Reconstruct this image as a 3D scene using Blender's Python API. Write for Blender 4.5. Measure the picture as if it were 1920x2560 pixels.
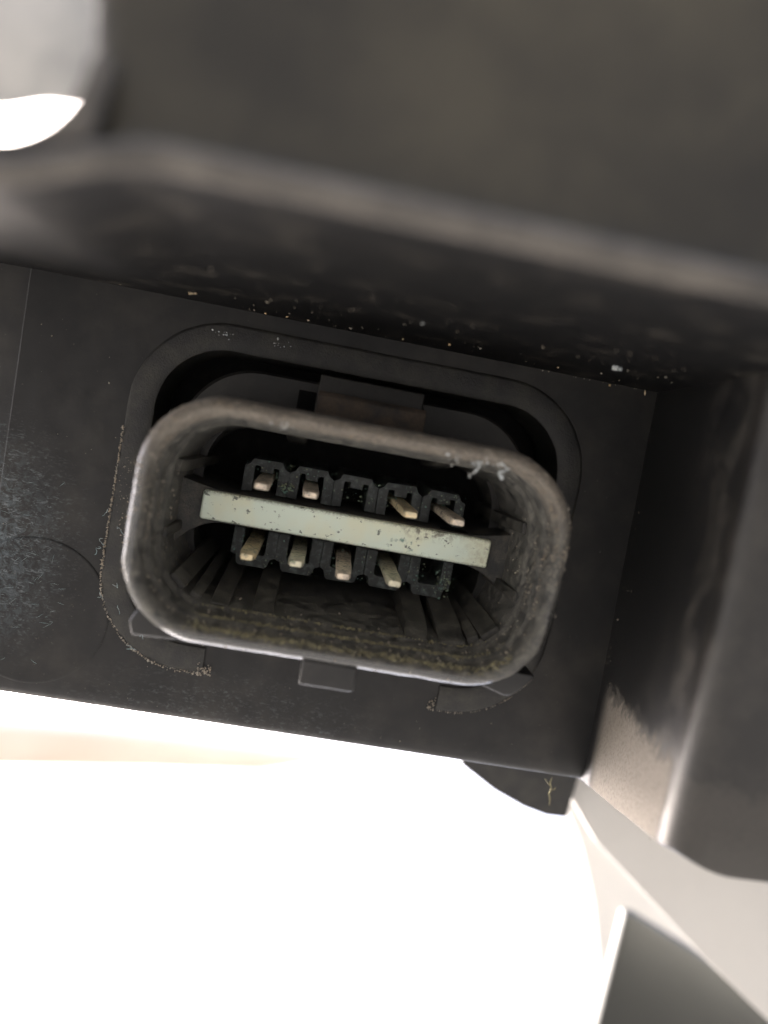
import bpy, bmesh, math, random
from mathutils import Vector, Matrix
from mathutils import noise as mnoise

sc = bpy.context.scene
for o in list(bpy.data.objects):
    bpy.data.objects.remove(o)
C = sc.collection
U = 0.001                                  # everything below is given in millimetres
random.seed(7)

# ------------------------------------------------------------------ camera
cam_d = bpy.data.cameras.new('camera')
cam = bpy.data.objects.new('camera', cam_d)
C.objects.link(cam)
sc.camera = cam
cam_d.sensor_fit = 'HORIZONTAL'
cam_d.sensor_width = 36.0
cam_d.lens = 39.06
cam_d.clip_start = 0.004
cam_d.clip_end = 3000.0
right = Vector((0.97996, -0.07677, 0.18379))
down = Vector((0.17456, -0.11337, -0.97810))
fwd = Vector((0.09592, 0.99058, -0.09769))
M = Matrix((right, -down, -fwd)).transposed().to_4x4()
M.translation = Vector((-5.338, -100.0, 12.209)) * U
# the housing hangs face down under a car: model axes are tilted up by TILT, 45 cm above the ground
TILT = Matrix.Translation((0, 0, 0.45)) @ Matrix.Rotation(math.radians(60), 4, 'X')
cam.matrix_world = TILT @ M
cam_d.dof.use_dof = True
cam_d.dof.focus_distance = 0.097
cam_d.dof.aperture_fstop = 13.0            # about 3 mm of real aperture, as a phone lens has

# ------------------------------------------------------------------ sky, sun, exposure
SUN_EL, SUN_AZ = 48.0, -42.0               # sun stands beyond the housing, high to the left
world = bpy.data.worlds.new('World')
sc.world = world
world.use_nodes = True
wn = world.node_tree
bg = wn.nodes['Background']
sky = wn.nodes.new('ShaderNodeTexSky')
sky.sky_type = 'NISHITA'
sky.sun_disc = False
sky.sun_elevation = math.radians(SUN_EL)
sky.sun_rotation = math.radians(SUN_AZ)
sky.air_density = 0.5
sky.dust_density = 7.0
sky.ozone_density = 0.2
wn.links.new(sky.outputs[0], bg.inputs[0])
bg.inputs[1].default_value = 0.085
sun_d = bpy.data.lights.new('sun', 'SUN')
sun_d.energy = 2.6
sun_d.angle = math.radians(0.5)
sun_d.color = (1.0, 0.95, 0.885)
sun = bpy.data.objects.new('sun', sun_d)
C.objects.link(sun)
el, az = math.radians(SUN_EL), math.radians(SUN_AZ)
to_sun = Vector((math.sin(az) * math.cos(el), math.cos(az) * math.cos(el), math.sin(el)))
sun.rotation_euler = to_sun.to_track_quat('Z', 'Y').to_euler()
sun.location = (-0.3, 0.6, 1.2)
sc.view_settings.view_transform = 'Standard'
sc.view_settings.look = 'None'
sc.view_settings.gamma = 1.0
sc.view_settings.use_curve_mapping = False
sc.view_settings.exposure = 3.85
sc.render.engine = 'CYCLES'
sc.cycles.max_bounces = 8
sc.cycles.use_denoising = True

# ------------------------------------------------------------------ materials
class NT:
    def __init__(s, name):
        s.m = bpy.data.materials.new(name)
        s.m.use_nodes = True
        s.t = s.m.node_tree
        s.b = s.t.nodes['Principled BSDF']
        tc = s.t.nodes.new('ShaderNodeTexCoord')
        mp = s.t.nodes.new('ShaderNodeMapping')
        mp.inputs['Scale'].default_value = (1000, 1000, 1000)     # millimetres
        s.l(tc.outputs['Object'], mp.inputs[0])
        s.co = mp.outputs[0]
    def l(s, a, b): s.t.links.new(a, b)
    def mapping(s, scale=(1, 1, 1), rot=(0, 0, 0), loc=(0, 0, 0)):
        n = s.t.nodes.new('ShaderNodeMapping')
        n.inputs['Scale'].default_value = scale
        n.inputs['Rotation'].default_value = rot
        n.inputs['Location'].default_value = loc
        s.l(s.co, n.inputs[0])
        return n.outputs[0]
    def noise(s, scale, detail=4, rough=0.55, co=None, dist=0.0):
        n = s.t.nodes.new('ShaderNodeTexNoise')
        n.inputs['Scale'].default_value = scale
        n.inputs['Detail'].default_value = detail
        n.inputs['Roughness'].default_value = rough
        n.inputs['Distortion'].default_value = dist
        s.l(co or s.co, n.inputs['Vector'])
        return n.outputs['Fac']
    def ramp(s, v, a, b, lo=0.0, hi=1.0):
        n = s.t.nodes.new('ShaderNodeMapRange')
        n.interpolation_type = 'SMOOTHSTEP'
        n.inputs[1].default_value = a; n.inputs[2].default_value = b
        n.inputs[3].default_value = lo; n.inputs[4].default_value = hi
        s.l(v, n.inputs[0])
        return n.outputs[0]
    def math(s, op, a, b):
        n = s.t.nodes.new('ShaderNodeMath'); n.operation = op; n.use_clamp = op != 'MULTIPLY' or True
        for i, v in enumerate((a, b)):
            if isinstance(v, (int, float)): n.inputs[i].default_value = v
            else: s.l(v, n.inputs[i])
        return n.outputs[0]
    def mix(s, f, a, b):
        n = s.t.nodes.new('ShaderNodeMix'); n.data_type = 'RGBA'
        for sock, v in ((n.inputs[0], f), (n.inputs[6], a), (n.inputs[7], b)):
            if isinstance(v, (int, float)): sock.default_value = v
            elif isinstance(v, tuple): sock.default_value = (*v, 1)
            else: s.l(v, sock)
        return n.outputs[2]
    def dist(s, p, r0, r1, scale=(1, 1, 1)):
        mp = s.mapping(scale, loc=tuple(-p[i] * scale[i] for i in range(3)))
        n = s.t.nodes.new('ShaderNodeVectorMath'); n.operation = 'LENGTH'
        s.l(mp, n.inputs[0])
        return s.ramp(n.outputs['Value'], r0, r1, 1.0, 0.0)
    def axis(s, i, a, b):
        n = s.t.nodes.new('ShaderNodeSeparateXYZ'); s.l(s.co, n.inputs[0])
        return s.ramp(n.outputs[i], a, b)
    def finish(s, col, rough, bump=None, strength=0.3, distance=0.00008, spec=0.5, metal=0.0):
        for k, v in (('Base Color', col), ('Roughness', rough), ('Metallic', metal)):
            if isinstance(v, tuple): s.b.inputs[k].default_value = (*v, 1)
            elif isinstance(v, (int, float)): s.b.inputs[k].default_value = v
            else: s.l(v, s.b.inputs[k])
        s.b.inputs['Specular IOR Level'].default_value = spec
        if bump is not None:
            n = s.t.nodes.new('ShaderNodeBump')
            n.inputs['Strength'].default_value = strength
            n.inputs['Distance'].default_value = distance
            s.l(bump, n.inputs['Height']); s.l(n.outputs[0], s.b.inputs['Normal'])
        return s.m

BLACK = (0.0115, 0.0115, 0.0120)
DUST = (0.19, 0.17, 0.14)

def mat_wall():                               # recessed wall: satin black plastic, scuffed on the left
    n = NT('satin_black_plastic')
    fine = n.noise(9, 3)
    blot = n.noise(0.12, 5, 0.6)
    haze = n.ramp(blot, 0.42, 0.75, 0.0, 0.10)
    # fine scratches in two directions, only where hands have rubbed
    s1 = n.noise(1.0, 2, 0.5, n.mapping((1.2, 1, 3.8), (0, math.radians(-28), 0)), 1.0)
    s2 = n.noise(1.0, 2, 0.5, n.mapping((1.5, 1, 3.4), (0, math.radians(24), 0)), 1.2)
    def line(v):
        a = n.ramp(v, 0.56, 0.68); return a
    sc_ = n.math('MAXIMUM', line(s1), line(s2))
    reg = n.math('MAXIMUM', n.dist((-42, 0, -9), 2, 15, (1, 1, 0.8)), n.math('MULTIPLY', n.dist((-10, 0, -27), 2, 9, (0.35, 1, 1)), 0.35))
    smear = n.math('MULTIPLY', n.dist((-43, 0, -10), 1, 13, (1, 1, 0.75)), n.ramp(n.noise(0.8, 8, 0.75, None, 1.2), 0.42, 0.64))
    brk = n.ramp(n.noise(0.9, 3), 0.38, 0.62)
    scr = n.math('MULTIPLY', n.math('MULTIPLY', sc_, reg), brk)
    speck = n.ramp(n.noise(3.2, 1, 0.4), 0.74, 0.80)
    speck = n.math('MULTIPLY', speck, 0.5)
    col = n.mix(haze, BLACK, DUST)
    col = n.mix(n.math('MULTIPLY', smear, 0.65), col, (0.14, 0.175, 0.195))
    col = n.mix(n.math('MULTIPLY', scr, 0.7), col, (0.20, 0.225, 0.24))
    col = n.mix(n.math('MULTIPLY', speck, 0.35), col, (0.25, 0.22, 0.18))
    r = n.ramp(n.noise(0.35, 4), 0.3, 0.7, 0.42, 0.58)
    return n.finish(col, r, fine, 0.25, 0.00005, 0.38)

def mat_dusty(name, base=BLACK, dust=DUST, lo=0.45, hi=0.70, amount=0.8, scale=0.5, rough=(0.5, 0.9), fine_scale=4.0, bump=0.5, tint=None, spec=0.5):
    n = NT(name)
    big = n.noise(scale, 6, 0.65)
    fin = n.noise(fine_scale, 5, 0.7)
    mask = n.math('MULTIPLY', n.ramp(big, lo, hi), n.ramp(fin, 0.25, 0.65, 0.35, 1.0))
    mask = n.math('MULTIPLY', mask, amount)
    col = n.mix(mask, base, dust)
    if tint:
        t = n.ramp(n.noise(1.3, 4, 0.6, n.mapping(loc=(31, 7, 11))), 0.66, 0.78, 0, 0.45)
        col = n.mix(t, col, tint)
    r = n.ramp(mask, 0.0, 0.5, rough[0], rough[1])
    return n.finish(col, r, fin, bump, 0.00015, spec)

def mat_shroud():
    n = NT('grimy_shroud_plastic')
    big = n.noise(0.8, 8, 0.7, None, 0.4); fin = n.noise(3.6, 6, 0.75)
    mask = n.math('MULTIPLY', n.ramp(big, 0.36, 0.68, 0.06, 1.0), n.ramp(fin, 0.25, 0.65, 0.35, 1.0))
    mask = n.math('MULTIPLY', mask, 0.62)
    # the top of the rim carries a felt of brown dust, the outer arris lower down is rubbed clean
    topr = n.math('MULTIPLY', n.axis(2, 3.0, 9.5), n.axis(1, -14.5, -16.5))
    topr = n.math('MULTIPLY', topr, n.ramp(fin, 0.3, 0.62, 0.2, 0.85))
    out = n.math('MAXIMUM', n.axis(0, -20.7, -21.3), n.axis(2, -11.0, -11.5))
    out = n.math('MAXIMUM', out, n.math('MULTIPLY', n.axis(0, 20.9, 21.5), n.axis(2, 2.0, -6.0)))
    out = n.math('MULTIPLY', out, n.axis(2, 9.0, 4.0))
    mask = n.math('MULTIPLY', mask, n.math('SUBTRACT', 1.0, out))
    col = n.mix(mask, (0.022, 0.0225, 0.0225), (0.36, 0.345, 0.295))
    col = n.mix(topr, col, (0.29, 0.25, 0.205))
    t = n.ramp(n.noise(1.3, 4, 0.6, n.mapping(loc=(31, 7, 11))), 0.66, 0.78, 0, 0.4)
    col = n.mix(n.math('MULTIPLY', t, n.math('SUBTRACT', 1.0, out)), col, (0.13, 0.16, 0.17))
    r = n.math('MAXIMUM', n.math('SUBTRACT', n.ramp(mask, 0, 0.4, 0.38, 0.85), n.math('MULTIPLY', out, 0.22)), n.ramp(topr, 0, 0.5, 0.15, 0.9))
    h = n.math('MULTIPLY', fin, n.ramp(out, 0, 1, 1.0, 0.15))
    n.l(n.math('MULTIPLY', out, 0.9), n.b.inputs['Coat Weight']); n.b.inputs['Coat Roughness'].default_value = 0.16
    return n.finish(col, r, h, 0.9, 0.00030, 1.0)

def mat_side():                               # right wall: dusty, with a thick pale patch low down
    n = NT('dust_caked_black_plastic')
    big = n.noise(0.22, 6, 0.65)
    fin = n.noise(3.0, 6, 0.7)
    gra = n.ramp(n.noise(5.0, 2, 0.5), 0.68, 0.78, 0, 0.5)
    zlow = n.axis(2, -4.0, -20.0)
    edge = n.math('ADD', n.math('MULTIPLY', zlow, 0.75), n.math('MULTIPLY', n.noise(0.45, 10, 0.80, None, 0.8), 0.62))
    patch = n.ramp(edge, 0.74, 0.92)
    nearwall = n.axis(1, -1.0, -5.5)          # the crust thins out towards the inner corner
    patch = n.math('MULTIPLY', patch, nearwall)
    film = n.math('MULTIPLY', n.ramp(big, 0.4, 0.75), n.math('MULTIPLY', n.axis(1, -13, -25), 0.22))  # film also paints in the glare near the rounded front edge
    mask = n.math('MAXIMUM', n.math('MULTIPLY', patch, n.ramp(fin, 0.25, 0.6, 0.45, 0.9)), film)
    mask = n.math('MAXIMUM', mask, n.math('MULTIPLY', gra, 0.35))
    rub = n.axis(1, -24.5, -27.0)             # the arris and the front are rubbed cleaner
    mask = n.math('MULTIPLY', mask, n.ramp(rub, 0, 1, 1.0, 0.22))
    mask = n.math('MAXIMUM', mask, n.math('MULTIPLY', rub, n.ramp(big, 0.35, 0.7, 0.03, 0.12)))
    col = n.mix(mask, BLACK, (0.22, 0.195, 0.165))
    r = n.math('SUBTRACT', n.ramp(mask, 0.0, 0.5, 0.42, 0.9), n.math('MULTIPLY', rub, 0.12))
    return n.finish(col, r, fin, 0.5, 0.00012)

def mat_block():                              # big upper block, brownish film of road dust
    n = NT('brown_filmed_plastic')
    big = n.noise(0.07, 5, 0.6)
    fin = n.noise(2.2, 5, 0.7)
    mask = n.math('ADD', n.ramp(big, 0.3, 0.75, 0.10, 0.34), n.ramp(fin, 0.4, 0.8, 0.0, 0.06))
    col = n.mix(mask, BLACK, (0.185, 0.165, 0.12))
    spot = n.ramp(n.noise(0.20, 3, 0.5, n.mapping(loc=(9, 3, 5))), 0.68, 0.80, 0, 0.25)
    col = n.mix(spot, col, (0.22, 0.16, 0.09))
    return n.finish(col, n.ramp(mask, 0, 0.5, 0.7, 0.9), fin, 0.3, 0.0001, 0.25)

def mat_bar():                                # off-white retainer with soot specks and green verdigris
    n = NT('stained_cream_plastic')
    yel = n.ramp(n.noise(0.16, 3, 0.5), 0.42, 0.66)
    col = n.mix(yel, (0.79, 0.90, 0.78), (0.83, 0.87, 0.68))
    g = n.math('MULTIPLY', n.ramp(n.noise(0.9, 5, 0.6, n.mapping(loc=(4, 0, 2))), 0.56, 0.68), n.dist((7.0, -4.4, -0.6), 0.8, 4.5))
    col = n.mix(n.math('MULTIPLY', g, 0.85), col, (0.13, 0.26, 0.22))
    s = n.ramp(n.noise(1.1, 5, 0.65, n.mapping((0.8, 1, 1.3), loc=(13, 1, 6))), 0.605, 0.655)
    col = n.mix(n.math('MULTIPLY', s, 0.85), col, (0.055, 0.075, 0.065))
    b = n.math('MULTIPLY', n.ramp(n.noise(1.1, 5, 0.7), 0.46, 0.62), n.dist((9.5, -4.4, 1.6), 0.4, 3.2, (0.6, 1, 1.9)))
    col = n.mix(n.math('MULTIPLY', b, 0.85), col, (0.10, 0.085, 0.06))
    e = n.math('MAXIMUM', n.axis(0, 12.0, 17.5), n.axis(0, -16.2, -17.3))
    e = n.math('MULTIPLY', e, n.ramp(n.noise(2.0, 4, 0.7), 0.35, 0.75))
    col = n.mix(n.math('MULTIPLY', e, 0.45), col, (0.26, 0.20, 0.11))
    fz = n.axis(2, 1.15, 1.75)
    fz = n.math('MULTIPLY', n.math('MAXIMUM', fz, n.axis(2, -1.3, -1.8)), n.ramp(n.noise(4, 4, 0.7), 0.35, 0.65))
    col = n.mix(n.math('MULTIPLY', fz, 0.6), col, (0.09, 0.085, 0.065))
    return n.finish(col, 0.55, n.noise(5, 4), 0.15, 0.00008)

def mat_pin(name, a, b, c):
    n = NT(name)
    ob = n.t.nodes.new('ShaderNodeObjectInfo'); vm = n.t.nodes.new('ShaderNodeVectorMath'); vm.operation = 'ADD'
    n.l(n.co, vm.inputs[0]); n.l(ob.outputs['Location'], vm.inputs[1]); n.co = vm.outputs[0]
    m1 = n.ramp(n.noise(1.3, 5, 0.65), 0.42, 0.62)
    m2 = n.ramp(n.noise(1.8, 5, 0.7, n.mapping(loc=(5, 3, 1))), 0.53, 0.62)
    col = n.mix(m1, a, b)
    col = n.mix(m2, col, c)
    return n.finish(col, n.ramp(m1, 0, 1, 0.38, 0.6), n.noise(6, 4), 0.4, 0.0001, 0.5, n.ramp(m1, 0, 1, 0.3, 0.1))

def mat_plain(name, col, rough=0.6, col2=None, scale=0.05, bump=0.0, spec=0.5):
    n = NT(name)
    v = n.noise(scale, 6, 0.6)
    c2 = col2 or tuple(x * 0.8 for x in col)
    return n.finish(n.mix(n.ramp(v, 0.35, 0.65), col, c2), rough, n.noise(scale * 40, 3) if bump else None, bump, 0.0002, spec)

M_WALL = mat_wall()
M_COLLAR = mat_dusty('dark_collar_plastic', amount=0.22, lo=0.35, hi=0.75, scale=0.3, rough=(0.42, 0.7), dust=(0.16, 0.15, 0.11))
M_WELL = mat_dusty('shade_black_plastic', base=(0.005, 0.005, 0.0055), amount=0.04, rough=(0.6, 0.9), bump=0.2, spec=0.08)  # base blackened to paint in the deep shade of the recesses
M_FLANGE = mat_dusty('grey_black_plastic', amount=0.10, lo=0.3, hi=0.7, scale=0.2, rough=(0.5, 0.8), bump=0.15)
M_CEIL = mat_dusty('soiled_shade_plastic', base=(0.007, 0.007, 0.0075), amount=0.26, lo=0.50, hi=0.74, scale=0.22, rough=(0.6, 0.9), fine_scale=1.6, bump=0.5, spec=0.15)  # base darkened to paint in the shade under the flange
M_LIP = mat_dusty('dusty_lit_lip_plastic', amount=0.75, lo=0.2, hi=0.65, scale=0.12, rough=(0.6, 0.9), bump=0.3, dust=(0.215, 0.195, 0.172))  # dust paled to paint in the sky light this lip catches
M_SIDE = mat_side()
M_BLOCK = mat_block()
M_SHROUD = mat_shroud()
M_LATCH = mat_dusty('brown_dusted_plastic', amount=0.55, lo=0.25, hi=0.6, scale=0.5, dust=(0.15, 0.11, 0.08), rough=(0.6, 0.9), fine_scale=5)
M_RIB = mat_dusty('dusty_rib_plastic', amount=0.6, lo=0.25, hi=0.75, scale=0.6, dust=(0.20, 0.19, 0.16), rough=(0.5, 0.9))
M_CARR = mat_dusty('sooty_carrier_plastic', base=(0.022, 0.023, 0.023), dust=(0.22, 0.20, 0.165), amount=0.4, lo=0.4, hi=0.7, scale=0.5, rough=(0.45, 0.85))
M_CAV = mat_dusty('sooty_black_plastic', base=(0.034, 0.038, 0.039), dust=(0.20, 0.24, 0.23), amount=0.6, lo=0.46, hi=0.70, scale=1.3, rough=(0.28, 0.7), fine_scale=7, bump=0.7, tint=(0.08, 0.15, 0.14))
M_BAR = mat_bar()
M_GLOSS = mat_dusty('rubbed_black_plastic', base=(0.009, 0.009, 0.0095), amount=0.07, lo=0.4, hi=0.8, scale=0.6, rough=(0.30, 0.6), bump=0.1)
M_PIN1 = mat_pin('copper_pin_metal', (0.90, 0.77, 0.60), (0.58, 0.51, 0.42), (0.15, 0.13, 0.10))
M_PIN2 = mat_pin('brass_pin_metal', (0.90, 0.74, 0.46), (0.66, 0.57, 0.38), (0.17, 0.16, 0.11))
M_PIN3 = mat_pin('corroded_pin_metal', (0.80, 0.75, 0.56), (0.64, 0.61, 0.46), (0.18, 0.21, 0.14))
M_GRAIN = mat_plain('pale_dust_grains', (0.36, 0.33, 0.28), 0.9, (0.30, 0.25, 0.19), 1.0)
M_SAND = mat_plain('yellow_sand_grains', (0.55, 0.38, 0.18), 0.7, (0.6, 0.5, 0.36), 1.0)
M_WHITE = mat_plain('white_crumbs', (0.55, 0.60, 0.62), 0.8, (0.5, 0.5, 0.48), 1.0)
M_BLUE = mat_plain('blue_lint', (0.22, 0.31, 0.33), 0.9, (0.30, 0.34, 0.34), 1.0)
M_MOSS = mat_plain('yellow_green_crust', (0.30, 0.275, 0.165), 0.95, (0.17, 0.15, 0.09), 1.0)
M_GREEN = mat_plain('verdigris_crumbs', (0.16, 0.30, 0.26), 0.9, (0.36, 0.38, 0.24), 1.0)
M_PAINT = mat_plain('pale_grey_paint', (0.66, 0.64, 0.61), 0.5, (0.60, 0.58, 0.55), 0.02)
M_GREYP = mat_plain('mid_grey_plastic', (0.022, 0.0235, 0.021), 0.6, (0.018, 0.019, 0.017), 0.02)

# ------------------------------------------------------------------ mesh helpers
def mesh_obj(name, bm, mat, parent=None, sharp=35, loc=None, raw=False):
    bmesh.ops.recalc_face_normals(bm, faces=bm.faces)
    if not raw:
        for v in bm.verts: v.co *= U
    me = bpy.data.meshes.new(name)
    bm.to_mesh(me); bm.free()
    for p in me.polygons: p.use_smooth = True
    me.set_sharp_from_angle(angle=math.radians(sharp))
    me.materials.append(mat)
    o = bpy.data.objects.new(name, me)
    C.objects.link(o)
    if parent is not None:
        o.parent = parent
        root, off = parent, Vector((0, 0, 0))
        while root is not None:
            off += root.location; root = root.parent
        o.location = (Vector(loc) * U if loc else Vector((0, 0, 0))) - off
    elif loc: o.location = Vector(loc) * U
    return o

def thing(name, label, cat, loc, group=None):
    o = bpy.data.objects.new(name, None)
    o.empty_display_size = 0.005
    C.objects.link(o)
    o.location = Vector(loc) * U
    return tag(o, label, cat, group)

def tag(o, label, cat, group=None):
    o['label'] = label; o['category'] = cat
    if group: o['group'] = group
    return o

def box(x0, x1, y0, y1, z0, z1, bev=0.3, seg=3, bm=None):
    own = bm or bmesh.new()
    r = bmesh.ops.create_cube(own, size=1.0)
    for v in r['verts']:
        v.co = Vector(((x0 + x1) / 2 + v.co.x * (x1 - x0), (y0 + y1) / 2 + v.co.y * (y1 - y0), (z0 + z1) / 2 + v.co.z * (z1 - z0)))
    if bev:
        es = set(e for v in r['verts'] for e in v.link_edges)
        bmesh.ops.bevel(own, geom=list(es), offset=bev, segments=seg, profile=0.5, affect='EDGES')
    return own

def prism(pts, axis, a, b, bev=0.0, seg=2, front_only=False):
    """outline pts in the other two axes, extruded along axis ('x': pts (y,z), 'y': pts (x,z), 'z': pts (x,y)) from a to b"""
    bm = bmesh.new()
    def mk(p, t): return {'x': (t, p[0], p[1]), 'y': (p[0], t, p[1]), 'z': (p[0], p[1], t)}[axis]
    va = [bm.verts.new(mk(p, a)) for p in pts]
    vb = [bm.verts.new(mk(p, b)) for p in pts]
    n = len(pts)
    fa = bm.faces.new(va); fb = bm.faces.new(vb[::-1])
    for i in range(n):
        bm.faces.new((va[i], vb[i], vb[(i + 1) % n], va[(i + 1) % n]))
    bmesh.ops.recalc_face_normals(bm, faces=bm.faces)
    if bev:
        es = list(fa.edges) if front_only else list(bm.edges)
        bmesh.ops.bevel(bm, geom=es, offset=bev, segments=seg, profile=0.5, affect='EDGES', clamp_overlap=True)
    return bm

def rr(hw, hh, r, n=14, cx=0.0, cz=0.0, straight=12):
    """rounded rectangle, dense on the straights too, counter-clockwise from right"""
    pts = []
    cs = ((hw - r, hh - r, 0), (-(hw - r), hh - r, 90), (-(hw - r), -(hh - r), 180), (hw - r, -(hh - r), 270))
    for k, (x, z, a0) in enumerate(cs):
        for i in range(n + 1):
            a = math.radians(a0 + 90 * i / n)
            pts.append((cx + x + r * math.cos(a), cz + z + r * math.sin(a)))
        nx = cs[(k + 1) % 4]
        a = math.radians(a0 + 90)
        p0 = pts[-1]
        p1 = (cx + nx[0] + r * math.cos(math.radians(nx[2])), cz + nx[1] + r * math.sin(math.radians(nx[2])))
        for i in range(1, straight):
            t = i / straight
            pts.append((p0[0] + (p1[0] - p0[0]) * t, p0[1] + (p1[1] - p0[1]) * t))
    return pts

def loft(loops, skip=None, cap0=False, cap1=False):
    """loops: list of (outline, y)"""
    bm = bmesh.new()
    vs = [[bm.verts.new((p[0], y if not callable(y) else y(p), p[1])) for p in pts] for pts, y in loops]
    n = len(vs[0])
    for a, b in zip(vs[:-1], vs[1:]):
        for i in range(n):
            j = (i + 1) % n
            if skip and (skip(a[i].co) or skip(a[j].co)): continue
            bm.faces.new((a[i], a[j], b[j], b[i]))
    if cap0: bm.faces.new(vs[0][::-1])
    if cap1: bm.faces.new(vs[-1])
    return bm

def roughen(bm, amp, scale, seed=0.0, cond=None):
    for v in bm.verts:
        if cond and not cond(v.co): continue
        v.co += mnoise.noise_vector(v.co * scale + Vector((seed, seed * 1.7, 3.1))) * amp

def grains(name, spots, mat, parent, jitter=True):
    """spots: (x, y, z, size); one mesh of small irregular crumbs"""
    bm = bmesh.new()
    for x, y, z, s in spots:
        ax = Vector((random.gauss(0, 1), random.gauss(0, 1), random.gauss(0, 1))).normalized()
        rot = Matrix.Rotation(random.uniform(0, 6.28), 3, ax)
        st = Vector((random.uniform(0.6, 1.5), random.uniform(0.5, 0.9), random.uniform(0.5, 1.1))) * s * 0.5
        vs = []
        for d in ((1, 0, 0), (-1, 0, 0), (0, 1, 0), (0, -1, 0), (0, 0, 1), (0, 0, -1)):
            p = Vector((d[0] * st.x, d[1] * st.y, d[2] * st.z)) * random.uniform(0.7, 1.3)
            vs.append(bm.verts.new(rot @ p + Vector((x, y, z))))
        for f in ((0, 2, 4), (2, 1, 4), (1, 3, 4), (3, 0, 4), (2, 0, 5), (1, 2, 5), (3, 1, 5), (0, 3, 5)):
            bm.faces.new([vs[i] for i in f])
    o = mesh_obj(name, bm, mat, parent)
    o['kind'] = 'stuff'
    return o

def tube(path, rad, bm=None, seg=5, taper=True):
    own = bm or bmesh.new()
    prev = None
    n = len(path)
    for i, p in enumerate(path):
        p = Vector(p)
        t = (Vector(path[min(i + 1, n - 1)]) - Vector(path[max(i - 1, 0)])).normalized()
        a = t.cross(Vector((0.3, 0.9, 0.2))).normalized(); b = t.cross(a)
        r = rad * (1 - 0.7 * abs(2 * i / (n - 1) - 1) ** 3 if taper else 1)
        ring = [own.verts.new(p + (a * math.cos(6.283 * k / seg) + b * math.sin(6.283 * k / seg)) * r) for k in range(seg)]
        if prev:
            for k in range(seg): own.faces.new((prev[k], prev[(k + 1) % seg], ring[(k + 1) % seg], ring[k]))
        prev = ring
    return own

# ------------------------------------------------------------------ setting: bright ground beyond
GZ = 0.0
def flat(name, x0, x1, y0, y1, z, mat):
    bm = bmesh.new()
    bm.faces.new([bm.verts.new(p) for p in ((x0, y0, z), (x1, y0, z), (x1, y1, z), (x0, y1, z))])
    return mesh_obj(name, bm, mat)
n = NT('worn_asphalt')
v = n.noise(0.004, 6, 0.65); f_ = n.noise(0.05, 5, 0.7)
M_ASPH = n.finish(n.mix(n.ramp(v, 0.3, 0.7), (0.056, 0.056, 0.0545), (0.0435, 0.0435, 0.0425)), 0.85, f_, 0.4, 0.003)
ground = flat('ground', -4e5, 4e5, -4e5, 4e5, GZ, M_ASPH)
ground['kind'] = 'structure'

# ------------------------------------------------------------------ plastic housing
H = thing('plastic_housing', 'dusty black moulded plastic housing surrounding the oval connector socket', 'housing', (0, 20, -28))
XR, XL = 34.6, -40.3                       # right inner corner, crease on the left
ZT, ZB = 22.7, -27.8

# recessed wall with the hole for the socket
bm = bmesh.new()
hole = rr(25.0, 17.0, 10.0, cz=2.0)
outer = [(XL, ZB + 3.6), (XR + 2.2, ZB + 3.6), (XR + 1.0, ZT), (XL, ZT)]
def ring_edges(pts, y):
    vs = [bm.verts.new((p[0], y, p[1])) for p in pts]
    return [bm.edges.new((vs[i], vs[(i + 1) % len(vs)])) for i in range(len(vs))], vs
e1, vo = ring_edges(outer, 0.0); e2, vh = ring_edges(hole, 0.0)
bmesh.ops.triangle_fill(bm, edges=e1 + e2, use_beauty=True)
# drop any faces that filled the hole
for f in [f for f in bm.faces if abs(f.calc_center_median().x) < 14 and abs(f.calc_center_median().z) < 10]:
    bm.faces.remove(f)
# left flank beyond the faint crease, turned back a little
l0 = bm.verts.new((-59, 4.4, ZB + 3.6)); l1 = bm.verts.new((-59, 4.4, ZT))
c0 = bm.verts.new((XL - 0.18, 0.12, ZB + 3.6)); c1 = bm.verts.new((XL - 0.18, 0.12, ZT))
d0 = bm.verts.new((XL - 0.28, 0.40, ZB + 3.6)); d1 = bm.verts.new((XL - 0.28, 0.40, ZT))
bm.faces.new((vo[0], vo[3], c1, c0)); bm.faces.new((c0, c1, d1, d0)); bm.faces.new((d0, d1, l1, l0))
# rounded lower edge rolling back under the wall
roll = [(0.0, ZB + 3.6), (0.10, ZB + 2.4), (0.4, ZB + 1.3), (0.95, ZB + 0.55), (1.9, ZB + 0.1), (3.2, ZB), (14.0, ZB + 0.4)]
xs = [-59, XL, XR + 2.2]
prevr = None
for (y, z) in roll:
    ring = [bm.verts.new((xs[0], y + 4.4, z)), bm.verts.new((xs[1], y, z)), bm.verts.new((xs[2], y, z))]
    if prevr:
        for i in range(2): bm.faces.new((prevr[i], prevr[i + 1], ring[i + 1], ring[i]))
    prevr = ring
bmesh.ops.remove_doubles(bm, verts=bm.verts, dist=0.001)
wall = mesh_obj('recess_wall', bm, M_WALL, H, 30)

# shallow round pad on the wall, left of the socket
pad = [(-34.7 + 8.9 * math.cos(a * math.pi / 36), -16.6 + 8.9 * math.sin(a * math.pi / 36)) for a in range(72)]
pc = (-34.7, -16.6)
def scaled(pts, s, c): return [(c[0] + (p[0] - c[0]) * s, c[1] + (p[1] - c[1]) * s) for p in pts]
bm = loft([(pad, 0.3), (pad, -0.03), (scaled(pad, 0.985, pc), -0.14), (scaled(pad, 0.96, pc), -0.16)], cap1=True)
mesh_obj('round_pad', bm, M_WALL, H, 50)

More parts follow.
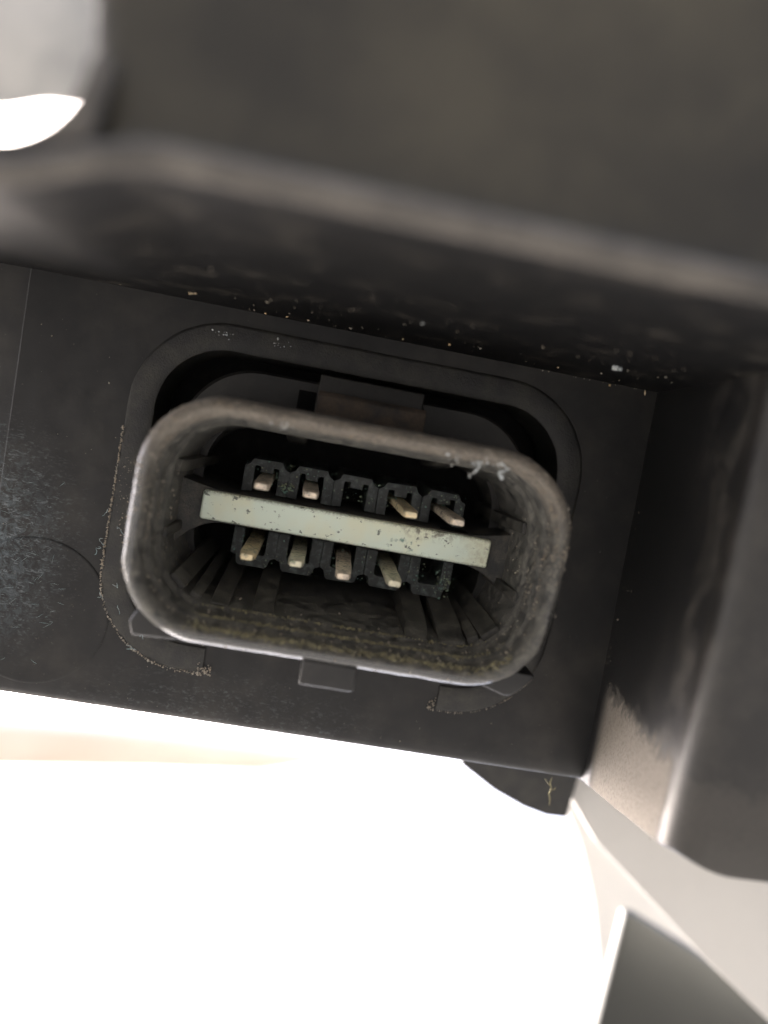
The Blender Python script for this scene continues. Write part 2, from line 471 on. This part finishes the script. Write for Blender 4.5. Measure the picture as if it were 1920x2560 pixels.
# raised collar, open along the bottom
def notch(co): return co.z < -16 and -12.8 < co.x < 14.0
HW, HH, R = 27.5, 20.9, 11.0
def col(o): return rr(HW - o, HH - o, max(R - o, 1.0), 18, straight=26)
bm = loft([(col(0), 0.3), (col(0), -0.16), (col(0.10), -0.25), (col(0.4), -0.30), (col(1.6), -0.33), (col(2.85), -0.32), (col(3.1), -0.2), (col(3.2), 0.1), (col(3.3), 9.0)], skip=notch)
roughen(bm, 0.06, 0.9, 4)
mesh_obj('collar', bm, M_COLLAR, H, 40)
# the well behind the wall
bm = loft([(rr(25.0, 17.0, 10.0, cz=2.0), 0.0), (rr(24.95, 16.95, 10.0, cz=2.0), 12.0)], cap1=True)
mesh_obj('well', bm, M_WELL, H)

# underside of the upper flange and its rounded lip, one sheet that runs on past the frame
prof = [(14, 22.8), (0.0, ZT), (-16, 23.1), (-32, 23.55), (-49.0, 24.05)]
for a in range(0, 91, 15):
    r = math.radians(a); prof.append((-49.6 - 0.95 * math.sin(r), 25.0 - 0.95 * math.cos(r)))
lipstart = 5
for a in range(15, 91, 15):
    r = math.radians(a); prof.append((-50.05 - 0.5 * math.cos(r), 25.3 + 0.5 * math.sin(r)))
prof += [(-48.2, 25.85), (14, 25.9)]
def sheet(prof, xs, warp=None):
    bm = bmesh.new(); prev = None
    for x in xs:
        ring = [bm.verts.new(Vector((x, p[0], p[1])) + (Vector(warp(x, p)) if warp else Vector((0, 0, 0)))) for p in prof]
        if prev:
            for i in range(len(prof) - 1): bm.faces.new((prev[i], prev[i + 1], ring[i + 1], ring[i]))
        prev = ring
    return bm
xs = [-75 + i * 4 for i in range(11)] + [-32 + i for i in range(22)] + [-9 + i * 4 for i in range(27)]
def lipwarp(x, p):
    t = min(max((-16.5 - x) / 10.0, 0), 1); t = t * t * (3 - 2 * t)          # the lip droops to the left
    k = min(max(-p[0] / 46, 0), 1)
    return (0, 0, -2.6 * t * k)
bm = sheet(prof[:lipstart + 1], xs, lipwarp)
mesh_obj('ceiling', bm, M_CEIL, H, 50)
bm = sheet(prof[lipstart:], xs, lipwarp)
mesh_obj('flange_lip', bm, M_LIP, H, 50)

# large block above the flange
pts = []
x0, yf = -21.3, -48.5
for a in range(0, 91, 15):
    r = math.radians(a); pts.append((x0 + 2.6 - 2.6 * math.cos(r), yf + 2.6 - 2.6 * math.sin(r)))
pts += [(97, yf - 1.0), (97, 14), (x0, 14)]
bm = bmesh.new()
lev = [25.6, 26.2, 27.4, 32, 42.5, 62]
prev = None
for z in lev:
    lean = (z - 25.6) * 0.22
    flare = 0.25 * max(0, 1 - (z - 25.6) / 1.0) ** 2
    ring = [bm.verts.new((p[0] - lean * 0.9 * (p[0] < 0), p[1] - (flare if p[1] < 0 else 0) + 0.10 * (z - 25.6) * (p[1] < 0), z)) for p in pts]
    if prev:
        for i in range(len(pts)): bm.faces.new((prev[i], prev[(i + 1) % len(pts)], ring[(i + 1) % len(pts)], ring[i]))
    prev = ring
bm.faces.new(prev)
mesh_obj('upper_block', bm, M_BLOCK, H, 50)

pts = [(-21.0, 25.2), (-27.5, 23.4)] + [(-26.8 + 5.2 * math.sin(math.radians(a)), 29.8 - 5.6 * math.cos(math.radians(a))) for a in range(0, 91, 10)] + [(-20.4, 29.8)]
bm = prism(pts, 'y', -49.4, -40, 0.8, 3)  # fillet added to shape the flare-softened corner of the bright gap
mesh_obj('glare_fillet', bm, M_LIP, H, 40)

# side block: inner wall, rounded front edge, front face
def zbot(x, y):
    t = min(max((x - XR - 0.3) / 6.0, 0), 1)
    return -27.7 + min(-y / 29.4, 1) * 6.2 - 1.6 * math.sin(t * math.pi / 2)
prof2 = [(XR - 0.2, 9.0), (XR - 0.2, 0.6)] + [(XR - 0.2, -3.0 * i) for i in range(1, 9)]
for a in range(0, 91, 10):
    r = math.radians(a); prof2.append((XR - 0.2 + 2.4 * (1 - math.cos(r)), -27.0 - 2.4 * math.sin(r)))
prof2 += [(XR + 3.4 + 1.2 * i, -29.4 + 0.02 * i) for i in range(0, 6)] + [(XR + 12 + 6 * i, -29.3 - 0.05 * i) for i in range(0, 9)]
bm = bmesh.new(); rows = []
for k in range(0, 13):
    t = k / 12
    rows.append([bm.verts.new((x + 1.5 * (1 - t) * (1 - min(-y / 29.0, 1)) - 1.0 * min(max(-y / 29.0, 0), 1), y, zbot(x, y) + 0.5 * (k == 0) + (30 - zbot(x, y)) * t)) for x, y in prof2])
for a, b in zip(rows[:-1], rows[1:]):
    for i in range(len(prof2) - 1): bm.faces.new((a[i], a[i + 1], b[i + 1], b[i]))
# rounded underside
under = []
for dx, dz in ((0.35, -0.35), (1.2, -0.5)):
    under.append([bm.verts.new((v.co.x + dx, v.co.y + dx * (0.9 if v.co.y < -24 else 0), v.co.z + dz)) for v in rows[0]])
under.append([bm.verts.new((92, min(v.co.y + 30, 14.5), v.co.z - 0.5)) for v in rows[0]])
for a, b in zip([rows[0]] + under[:-1], under):
    for i in range(len(prof2) - 1): bm.faces.new((a[i], a[i + 1], b[i + 1], b[i]))
roughen(bm, 0.12, 0.12, 2)
side = mesh_obj('side_block', bm, M_SIDE, H, 50)

# back shell that closes the housing
bm = box(-58, 92, 15.5, 60, -26.5, 28.3, 1.0)
mesh_obj('back_shell', bm, M_WELL, H)
# small dark rib seen under the wall
bm = prism([(24, -26.5), (26, -37.2), (32, -40.6), (37.2, -42.6), (41.2, -43.5), (44.6, -43.4), (46, -26.5)], 'y', 24, 27, 0.5)
mesh_obj('lower_rib', bm, M_COLLAR, H)

# ------------------------------------------------------------------ connector socket
S = thing('connector_socket', 'oval black ten-way electrical connector socket with cream bar and corroded pins', 'connector', (0, 9, -13))
W, Hh, Rr = 22.3, 12.5, 8.7
def so(o): return rr(W - o, Hh - o, max(Rr - o * 0.85, 1), 20, straight=30)
sh_prof = [(0, 6), (0, -2), (0, -10), (0, -15.9), (0.05, -16.5), (0.20, -17.05), (0.45, -17.5), (0.78, -17.8), (1.1, -17.9), (1.4, -17.75), (1.65, -17.4), (1.82, -16.9), (1.9, -16.4),
           (1.95, -15.6), (2.0, -14.9), (2.2, -14.6), (2.3, -14.2), (2.32, -12.5), (2.35, -11.4), (2.6, -11.0), (2.75, -10.6), (2.8, -9.0), (2.9, -4), (3.1, 2), (3.3, 8), (3.4, 15.0)]
bm = loft([(so(o), y) for o, y in sh_prof])
roughen(bm, 0.07, 0.5, 9, lambda c: c.y < -8)
roughen(bm, 0.07, 2.2, 5, lambda c: c.y < -12 and c.z > -6)
shroud = mesh_obj('shroud', bm, M_SHROUD, S, 60)
# flange at the shroud's root, and the cavity floor
bm = loft([(rr(21.8, 15.0, 9.0, cz=1.3), 6.0), (rr(21.8, 15.0, 9.0, cz=1.3), 3.3), (rr(21.5, 14.7, 8.8, cz=1.3), 3.0), (rr(18, 11, 7), 3.0)])
mesh_obj('root_flange', bm, M_FLANGE, S, 40)
bm = loft([(rr(19.5, 9.5, 6), 15.0), (rr(2, 1, 0.5), 15.0)], cap1=True)
mesh_obj('cavity_floor', bm, M_WELL, S)
# latch ramp on top, its back stop, the tab below and the corner lugs
bm = prism([(-9.5, 12.3), (-9.5, 14.5), (-9.0, 15.0), (-3.0, 15.1), (-2.6, 14.7), (-2.6, 12.3)], 'x', -5.9, 6.0, 0.15)
mesh_obj('latch_ramp', bm, M_LATCH, S)
bm = box(-8.3, -6.15, 2.9, 4, 12.4, 15.0, 0.1)  # solid dark block standing for the shade in a slot
mesh_obj('latch_slot_shade', bm, M_WELL, S)
bm = box(6.75, 7.1, 2.9, 4, 12.4, 15.6, 0.05)  # thin dark block standing for the shade in a narrow gap
mesh_obj('latch_slot_shade', bm, M_WELL, S)
bm = box(-6.0, 6.6, -0.4, 4, 12.6, 17.2, 0.25)
mesh_obj('latch_stop', bm, M_FLANGE, S)
bm = box(-2.7, 3.0, -17.2, -4, -14.9, -12.2, 0.30, 4)
mesh_obj('key_tab', bm, M_GLOSS, S)
bm = prism([(-18.2, -9.2), (-19.9, -10.0), (-20.6, -11.4), (-20.1, -12.8), (-15.6, -12.6), (-15.4, -11.6)], 'y', -16.4, -6, 0.34, 3)
mesh_obj('corner_lug', bm, M_GLOSS, S)
bm = prism([(18.4, -9.6), (20.0, -10.3), (21.7, -10.3), (21.6, -10.9), (20.6, -12.0), (19.6, -12.9), (18.8, -13.0), (15.6, -12.1), (15.8, -11.3)], 'y', -16.2, -6, 0.26, 3)
mesh_obj('corner_lug', bm, M_GLOSS, S)

# ribs standing on the inner walls
def rib(x, w, y0, h, flip=1, rotx=0.0, zbase=-8.6):
    """a fin with a concave leading edge that runs down to the cavity floor"""
    yy = [y0 + (14 - y0) * i / 8 for i in range(9)]
    pts = [(y, flip * (h * (i / 8) ** 0.6)) for i, y in enumerate(yy)] + [(14, flip * -0.8), (y0, flip * -0.8)]
    return pts
def add_rib(cx, cz, ang, w, y0, h):
    """fin based at (cx, cz) on the wall pointing inwards along ang"""
    pts = rib(0, w, y0, h)
    bm = prism(pts, 'x', -w / 2, w / 2, 0.12)
    rot = Matrix.Rotation(math.radians(ang), 4, 'Y')
    for v in bm.verts: v.co = rot @ v.co + Vector((cx, 0, cz))
    roughen(bm, 0.05, 1.0, cx)
    return mesh_obj('rib', bm, M_RIB, S, 40)
add_rib(-7.7, -9.7, 0, 2.3, -10.5, 3.4)
add_rib(-12.4, -9.6, 6, 2.0, -10.0, 2.6)
add_rib(9.4, -9.7, 0, 2.6, -11.0, 4.0)
add_rib(13.4, -9.4, -10, 2.8, -11.0, 3.6)
add_rib(-17.0, -7.6, 42, 2.0, -10.5, 1.4)
add_rib(17.2, -7.6, -42, 2.2, -11.0, 1.5)
add_rib(-18.9, 4.4, 96, 1.3, -9.5, 1.5)
add_rib(-19.2, -2.9, 84, 1.1, -10.0, 1.2)
add_rib(-15.0, -8.9, 22, 1.2, -10.0, 1.6)
add_rib(19.0, 4.2, -96, 1.3, -9.5, 1.4)
add_rib(19.3, -3.3, -84, 1.1, -10.5, 1.4)
add_rib(15.6, -8.6, -26, 1.3, -10.5, 1.8)
add_rib(-7.6, 9.7, 180, 2.3, -4.0, 1.6)
add_rib(10.2, 9.7, 180, 2.3, -4.0, 1.6)

# carrier plate with its flared ends
def flare(sx):
    out = []
    for i in range(9):
        t = i / 8
        out.append((sx * (14.4 + 5.6 * t), 1.85 + 1.0 * t ** 1.5))
    return out
top = flare(-1)[::-1] + flare(1)
bot = [(x, -1.9 - (3.4 if x < 0 else 2.4) * max(0, (abs(x) - 14.4) / 5.2) ** 1.8) for x, z in top][::-1]
bm = prism(top + bot, 'y', -3.4, 14.0, 0.22, 2, True)
roughen(bm, 0.05, 1.0, 3)
mesh_obj('carrier', bm, M_CARR, S, 40)
# dark seat round the bar and the bar itself
bm = box(-17.2, 17.35, -3.2, 0, -1.85, 1.85, 0.1)
mesh_obj('bar_seat', bm, M_WELL, S)
bm = box(-16.8, 17.1, -4.4, 0, -1.68, 1.72, 0.34, 4)
for v in bm.verts:                                        # very slightly uneven moulding
    v.co.z += 0.05 * math.sin(v.co.x * 0.23)
roughen(bm, 0.03, 0.7, 1)
mesh_obj('cream_bar', bm, M_BAR, S, 40)

# terminal cavities
CX = [-10.3 + 5.4 * i for i in range(5)]
def cavity_top():
    return [(-2.69, 2.0), (-2.69, 5.0), (-2.1, 5.35), (-1.75, 6.0), (1.75, 6.0), (2.1, 5.35), (2.69, 5.0), (2.69, 2.0),
            (1.45, 2.0), (1.45, 5.05), (1.35, 5.15), (0.85, 5.15), (0.75, 5.05), (0.75, 4.5), (-0.75, 4.5), (-0.75, 5.05), (-0.85, 5.15), (-1.35, 5.15), (-1.45, 5.05), (-1.45, 2.0)]
def cavity_bot():
    return [(-2.69, -2.4), (-2.69, -5.6), (-2.1, -5.85), (-1.85, -6.7), (-1.55, -6.95), (1.55, -6.95), (1.85, -6.7), (2.1, -5.85), (2.69, -5.6), (2.69, -2.4),
            (1.4, -2.4), (1.4, -5.3), (1.2, -5.5), (-1.2, -5.5), (-1.4, -5.3), (-1.4, -2.4)]
for j, mk in enumerate((cavity_top, cavity_bot)):
    base = None
    for i, x in enumerate(CX):
        bm = prism([(p[0] * 0.995, p[1]) for p in mk()], 'y', 0.0 + random.uniform(-0.15, 0.15), 14.6, 0.09, 2, True)
        # a loose sag or tilt so that they are not identical
        roughen(bm, 0.10, 0.9, i * 3.3 + j * 11)
        o = mesh_obj('terminal_cavity', bm, M_CAV, S, 40, (x, 0, 0))
        bm = box(-1.5, 1.5, 8.0, 14.0, 2.2 if j == 0 else -5.6, 5.2 if j == 0 else -2.3, 0)
        mesh_obj('cavity_back', bm, M_WELL, o, 40, (x, 0, 0))

# pins: rectangular blades with a chamfered tip
def pin_mesh(seed, tip_y):
    bm = bmesh.new()
    secs = [(10.4, 0.88, 0.42), (0.0, 0.88, 0.42), (tip_y + 1.6, 0.86, 0.42), (tip_y + 0.12, 0.66, 0.34), (tip_y, 0.60, 0.28)]
    prev = None
    for y, a, b in secs:
        c = 0.12
        ring = [bm.verts.new((x, y, z)) for x, z in ((-a + c, -b), (a - c, -b), (a, -b + c), (a, b - c), (a - c, b), (-a + c, b), (-a, b - c), (-a, -b + c))]
        if prev:
            for k in range(8): bm.faces.new((prev[k], prev[(k + 1) % 8], ring[(k + 1) % 8], ring[k]))
        prev = ring
    bm.faces.new(prev)
    bmesh.ops.subdivide_edges(bm, edges=[e for e in bm.edges if abs(e.verts[0].co.y - e.verts[1].co.y) > 0.5], cuts=4)
    roughen(bm, 0.05, 1.6, seed)
    bx, bz = random.gauss(0, 0.022), random.gauss(0, 0.018)          # each blade is bent a little
    for v in bm.verts:
        if v.co.y < 0: v.co.x += bx * -v.co.y; v.co.z += bz * -v.co.y
    return bm
rows_ = [(3.75, (0, 1, 3, 4), (M_PIN1, M_PIN1, M_PIN2, M_PIN1)), (-4.0, (0, 1, 2, 3), (M_PIN2, M_PIN3, M_PIN1, M_PIN3))]
for z, ids, ms in rows_:
    for q, (i, m) in enumerate(zip(ids, ms)):
        mesh_obj('pin', pin_mesh(i * 5.1 + z, -11.5 + random.uniform(-0.4, 0.4)), m, S, 45, (CX[i], 0, z))

# ------------------------------------------------------------------ parts of the car behind
P1 = thing('painted_panel', 'pale grey painted panel, blurred, below the right side of the black housing', 'panel', (80, 40, -120))
bm = prism([(40, -20), (43, -38), (51.5, -48.0), (62.4, -56.3), (74.4, -65.5), (88.4, -75.3), (125, -100), (125, -20)], 'y', 27, 28.5, 0.5)
mesh_obj('front_flange', bm, M_PAINT, P1)
bm = prism([(80, -60), (84, -88), (93, -97), (100, -107), (109, -127), (122, -168), (128, -190), (240, -190), (240, -60)], 'y', 150, 156, 2.0)
mesh_obj('return_flange', bm, M_PAINT, P1)
G1 = prism([(67.8, -69.5), (70.2, -69.6), (83, -75.2), (110, -89), (130, -100), (130, -140), (66.5, -140)], 'y', 44, 47, 0.6)
tag(mesh_obj('grey_bracket', G1, M_GREYP), 'mid grey plastic bracket with slanted top, blurred, in the lower right corner', 'bracket')
P2 = prism([(-290, 97), (-290, 200), (-110, 200), (-112, 136), (-128, 130), (-150, 128), (-168, 121), (-200, 117)], 'y', 300, 306, 3.0)
tag(mesh_obj('pale_fender', P2, mat_plain('silver_grey_paint', (0.46, 0.45, 0.43), 0.5, (0.30, 0.30, 0.295), 0.02)), 'pale grey panel, blurred, in the gap left of the upper block', 'panel')

TB = prism([(-231.62, -246.82), (-192.82, -245.92), (-111.04, -240.12), (-19.97, -236.65), (63.99, -238.22), (-2.31, -259.31), (-89.71, -269.72), (-187.76, -283.24), (-226.33, -288.07)], 'y', 500, 520, 4.0)
tag(mesh_obj('tan_strip', TB, mat_plain('tan_paint', (0.76, 0.63, 0.52), 0.6, (0.84, 0.72, 0.61), 0.01)), 'tan strip, blurred to a faint band, in the bright gap under the wall at left', 'strip')

# ------------------------------------------------------------------ dust, crumbs, lint
rnd = random.random
def ceil_z(y): return ZT + (-y / 48.0) * 1.32
sp = []
for _ in range(170):
    x = random.uniform(-42, 33); y = -1.5 - 27 * rnd()
    sp.append((x, y, ceil_z(y) - 0.05, 0.10 + 0.36 * rnd() ** 6))
for _ in range(170):
    y = -1 - 24 * rnd(); z = random.uniform(-24, 21)
    sp.append((XR - 0.2 + 1.2 * (1 - (z + 27) / 57), y, z, 0.14 + 0.40 * rnd() ** 5))
for _ in range(160):                               # on the recessed wall
    x = random.uniform(-42, 33); z = random.uniform(-26, 22)
    if abs(x) < 28 and abs(z) < 21: continue
    sp.append((x, -0.03, z, 0.08 + 0.25 * rnd() ** 5))
for i in range(12):                                # along the upper right arris
    sp.append((random.uniform(20, 34), -0.1, ZT - 0.1, 0.12 + 0.15 * rnd()))
grains('dust_specks', sp, M_GRAIN, H)
sd = [(-21.2, -7, ceil_z(-7) - 0.15, 0.85), (-20.7, -7.2, ceil_z(-7) - 0.2, 0.6), (-8.5, -3, ceil_z(-3) - 0.1, 0.45), (-13.5, -1.6, ceil_z(-2) - 0.1, 0.45), (-11, -2.2, ceil_z(-2) - 0.1, 0.40), (7.5, -6.2, ceil_z(-6) - 0.1, 0.5),
      (33.0, -0.3, 22.3, 0.55), (28.5, -0.2, 22.4, 0.35), (-40, -5, ceil_z(-5) - 0.1, 0.4), (20.5, -5, ceil_z(-5) - 0.1, 0.35), (2.5, -3.2, ceil_z(-3) - 0.1, 0.35)]
grains('sand_grains', sd, M_SAND, H)
cr = [(24, -14, ceil_z(-14) - 0.2, 0.9), (24.6, -14, ceil_z(-14) - 0.2, 0.5), (-30, -18, ceil_z(-18) - 0.1, 0.6), (-24, -18.5, ceil_z(-18) - 0.1, 0.4), (3, -17, ceil_z(-17) - 0.1, 0.5)]
for _ in range(26):                                # crumbs caught on the collar's upper edge
    x = random.choice((-17.4, -11.2)) + random.gauss(0, 0.8)
    cr.append((x, -0.36, 19.6 + random.gauss(0, 0.25), 0.10 + 0.22 * rnd()))
grains('white_crumbs', cr, M_WHITE, H)

# bead of pale grit along the collar's outer step at the lower left, and lower right
cp = rr(HW + 0.05, HH + 0.05, R, 60, straight=120)
bd = []; bl = []
for x, z in cp:
    if x < -12.9 and z < 7:
        for _ in range(2):
            bd.append((x + random.gauss(0, 0.05), -0.3 + random.gauss(0, 0.12), z + random.gauss(0, 0.08), 0.14 + 0.30 * rnd() ** 2))
    if x > 14 and z < -15 and rnd() < 0.7:
        bd.append((x, -0.4, z, 0.12 + 0.14 * rnd()))
for _ in range(380):                               # litter on the collar at the lower left
    a = random.uniform(math.radians(170), math.radians(245))
    k = random.uniform(0.90, 0.985)
    x, z = 27.5 * math.cos(a) * k, 20.9 * math.sin(a) * k
    if x > -14: continue
    bd.append((x, -0.34, z, 0.09 + 0.26 * rnd() ** 3))
for t, hgt in (((-12.9, -20.6), 1.3), ((14.1, -20.8), 1.3)):
    for _ in range(24):
        bd.append((t[0] - random.random() * 1.6 * (1 if t[0] < 0 else -0.6), -0.2 - 0.4 * rnd(), t[1] + abs(random.gauss(0, 0.5)), 0.12 + 0.22 * rnd()))
grains('grit_line', bd, M_GRAIN, H)
bm = bmesh.new()
def lint(p, n, spread, r):
    for _ in range(n):
        a = random.uniform(0, 6.28); path = [Vector(p)]
        d = Vector((math.cos(a), -0.3, math.sin(a)))
        for _ in range(5):
            d = (d + Vector((random.gauss(0, 0.5), random.gauss(0, 0.2), random.gauss(0, 0.5)))).normalized()
            path.append(path[-1] + d * spread * 0.2)
        tube(path, r, bm, 4)
for p, n_, s in (((-28.0, -0.4, -7.0), 4, 1.1), ((-28.5, -0.4, -7.8), 4, 1.3), ((-27.9, -1, -3.4), 4, 0.8), ((-26.9, -1, -13.2), 6, 0.8), ((-22.5, -1, -18.8), 7, 1.0), ((-25.9, -1.1, -5), 5, 1.0), ((-25.2, -1.1, -12), 6, 1.0), ((-24.6, -1.1, -14.6), 5, 0.9), ((-21.5, -1.0, -17.0), 4, 0.9)):
    lint(p, max(n_ // 2, 2), s * 0.8, 0.05)
o = mesh_obj('blue_lint', bm, M_BLUE, H); o['kind'] = 'stuff'
# short pale scratches and fluff on the wall, lower left
bm = bmesh.new()
for _ in range(70):
    x = random.uniform(-46, -32) ; z = random.uniform(-24, -1)
    if rnd() > (1 - abs(z + 11) / 15): continue
    a = random.gauss(0.25, 0.5); L = random.uniform(0.3, 1.3)
    y0 = -0.18 if (x + 34.7) ** 2 + (z + 16.6) ** 2 < 76 else (0.0 if x > XL else (XL - x) * 0.236) - 0.02
    tube([(x, y0, z), (x + L * 0.5 * math.cos(a), y0 - 0.02, z + L * 0.5 * math.sin(a) + random.gauss(0, 0.05)), (x + L * math.cos(a), y0, z + L * math.sin(a))], 0.022, bm, 3)
o = mesh_obj('fluff', bm, M_BLUE, H); o['kind'] = 'stuff'

# dust fuzz and crusts on the shroud
fz = []; ms = []; wh = []; gr = []
loop = so(1.0)
for _ in range(4200):
    o_ = random.uniform(0.05, 1.7); p = random.choice(so(o_)) if False else None
    i = random.randrange(len(loop)); q = loop[i]; q2 = loop[(i + 1) % len(loop)]; t = rnd()
    x = q[0] + (q2[0] - q[0]) * t; z = q[1] + (q2[1] - q[1]) * t
    k = 1 + random.uniform(-0.045, 0.035)
    if rnd() > min(max((z + 2) / 10, 0.04), 1): continue
    fz.append((x * k, -17.9 + abs(k - 1) * 12 * 0.9 + random.gauss(0, 0.05), z * (1 + (k - 1) * 1.7), 0.09 + 0.24 * rnd() ** 2.5))
for _ in range(1600):                              # motes stuck to the inner walls
    o_ = random.choice((2.02, 2.36, 2.86)); lp = so(o_); q = random.choice(lp)
    y = {2.02: random.uniform(-16.2, -15), 2.36: random.uniform(-14, -11.6), 2.86: random.uniform(-10.4, 0)}[o_]
    if q[1] > 6: continue
    fz.append((q[0] + random.gauss(0, 0.05), y, q[1] + random.gauss(0, 0.05), 0.07 + 0.26 * rnd() ** 3))
grains('dust_fuzz', fz, M_GRAIN, S)
for _ in range(3600):                              # yellowish crust on the lower inner lip
    x = random.uniform(-15, 18.5)
    wob = 0.25 * mnoise.noise(Vector((x * 0.6, 0, 1)))
    lay = rnd()
    if lay < 0.62: y, z = -17.0 + 1.6 * wob + random.gauss(0, 0.30), -10.78 - random.gauss(0, 0.22)
    else: y, z = random.choice((-14.2, -14.2, -11.0)) + wob + random.gauss(0, 0.18), -10.15 + random.gauss(0, 0.07)
    if lay >= 0.62 and y > -12: z += 0.35
    if x > 13.6 and lay < 2: z += 0.085 * (x - 13.6) ** 2
    ms.append((x, y, z, 0.10 + 0.26 * rnd() ** 2))
grains('yellow_crust', ms, M_MOSS, S)
for cx_, n_ in ((-8.6, 26), (8.6, 14), (11.2, 30), (13.4, 26)):
    for _ in range(n_):
        wh.append((cx_ + random.gauss(0, 0.45), -17.5 + random.uniform(-0.3, 0.4), 10.75 + random.gauss(0, 0.28), 0.14 + 0.25 * rnd()))
for i in range(22): wh.append((11.4 - 0.04 * i + random.gauss(0, 0.10), -17 + 0.03 * i, 10.2 - 0.06 * i, 0.12 + 0.2 * rnd()))
for i in range(26): wh.append((13.5 + 0.02 * i + random.gauss(0, 0.14), -17 + 0.03 * i, 10.2 - 0.035 * i, 0.12 + 0.25 * rnd()))
grains('white_crumbs', wh, M_WHITE, S)
for _ in range(900):                               # verdigris and crumbs around the terminals
    x = random.uniform(-13, 14); up = rnd() < 0.5
    z = random.uniform(3.0, 5.9) if up else random.uniform(-6.8, -3.0)
    gr.append((x, -0.1 + random.gauss(0, 0.06), z, 0.06 + 0.26 * rnd() ** 4))
for _ in range(60): gr.append((13.2 + random.gauss(0, 0.5), -0.2, -5.2 + random.gauss(0, 0.9), 0.12 + 0.22 * rnd()))
for _ in range(40): gr.append((-7.6 + random.gauss(0, 0.4), -0.3, 3.1 + random.gauss(0, 0.3), 0.14 + 0.25 * rnd()))
grains('verdigris_crumbs', gr, M_GREEN, S)

# one fibre hanging from the lower edge of the wall
bm = tube([(32.0, 0.4, -27.6), (31.8, 0.2, -28.3), (32.1, 0.1, -28.9), (31.9, 0, -29.6), (32.2, 0, -30.4), (32.3, 0.1, -31.2)], 0.10)
tube([(31.9, 0.1, -28.6), (31.4, 0, -28.2), (31.0, 0.1, -27.7)], 0.06, bm); tube([(32.0, 0, -29.2), (32.5, 0, -28.9), (32.6, 0, -28.6)], 0.07, bm)
tag(mesh_obj('fibre', bm, M_MOSS), 'thin tan plant fibre hanging from the lower right edge of the socket wall', 'fibre')

# ------------------------------------------------------------------ hang everything in place
bpy.context.view_layer.update()
for o in list(C.objects):
    if o.parent is None and o.type in ('MESH', 'EMPTY') and o.name != 'ground':
        o.matrix_world = TILT @ o.matrix_world
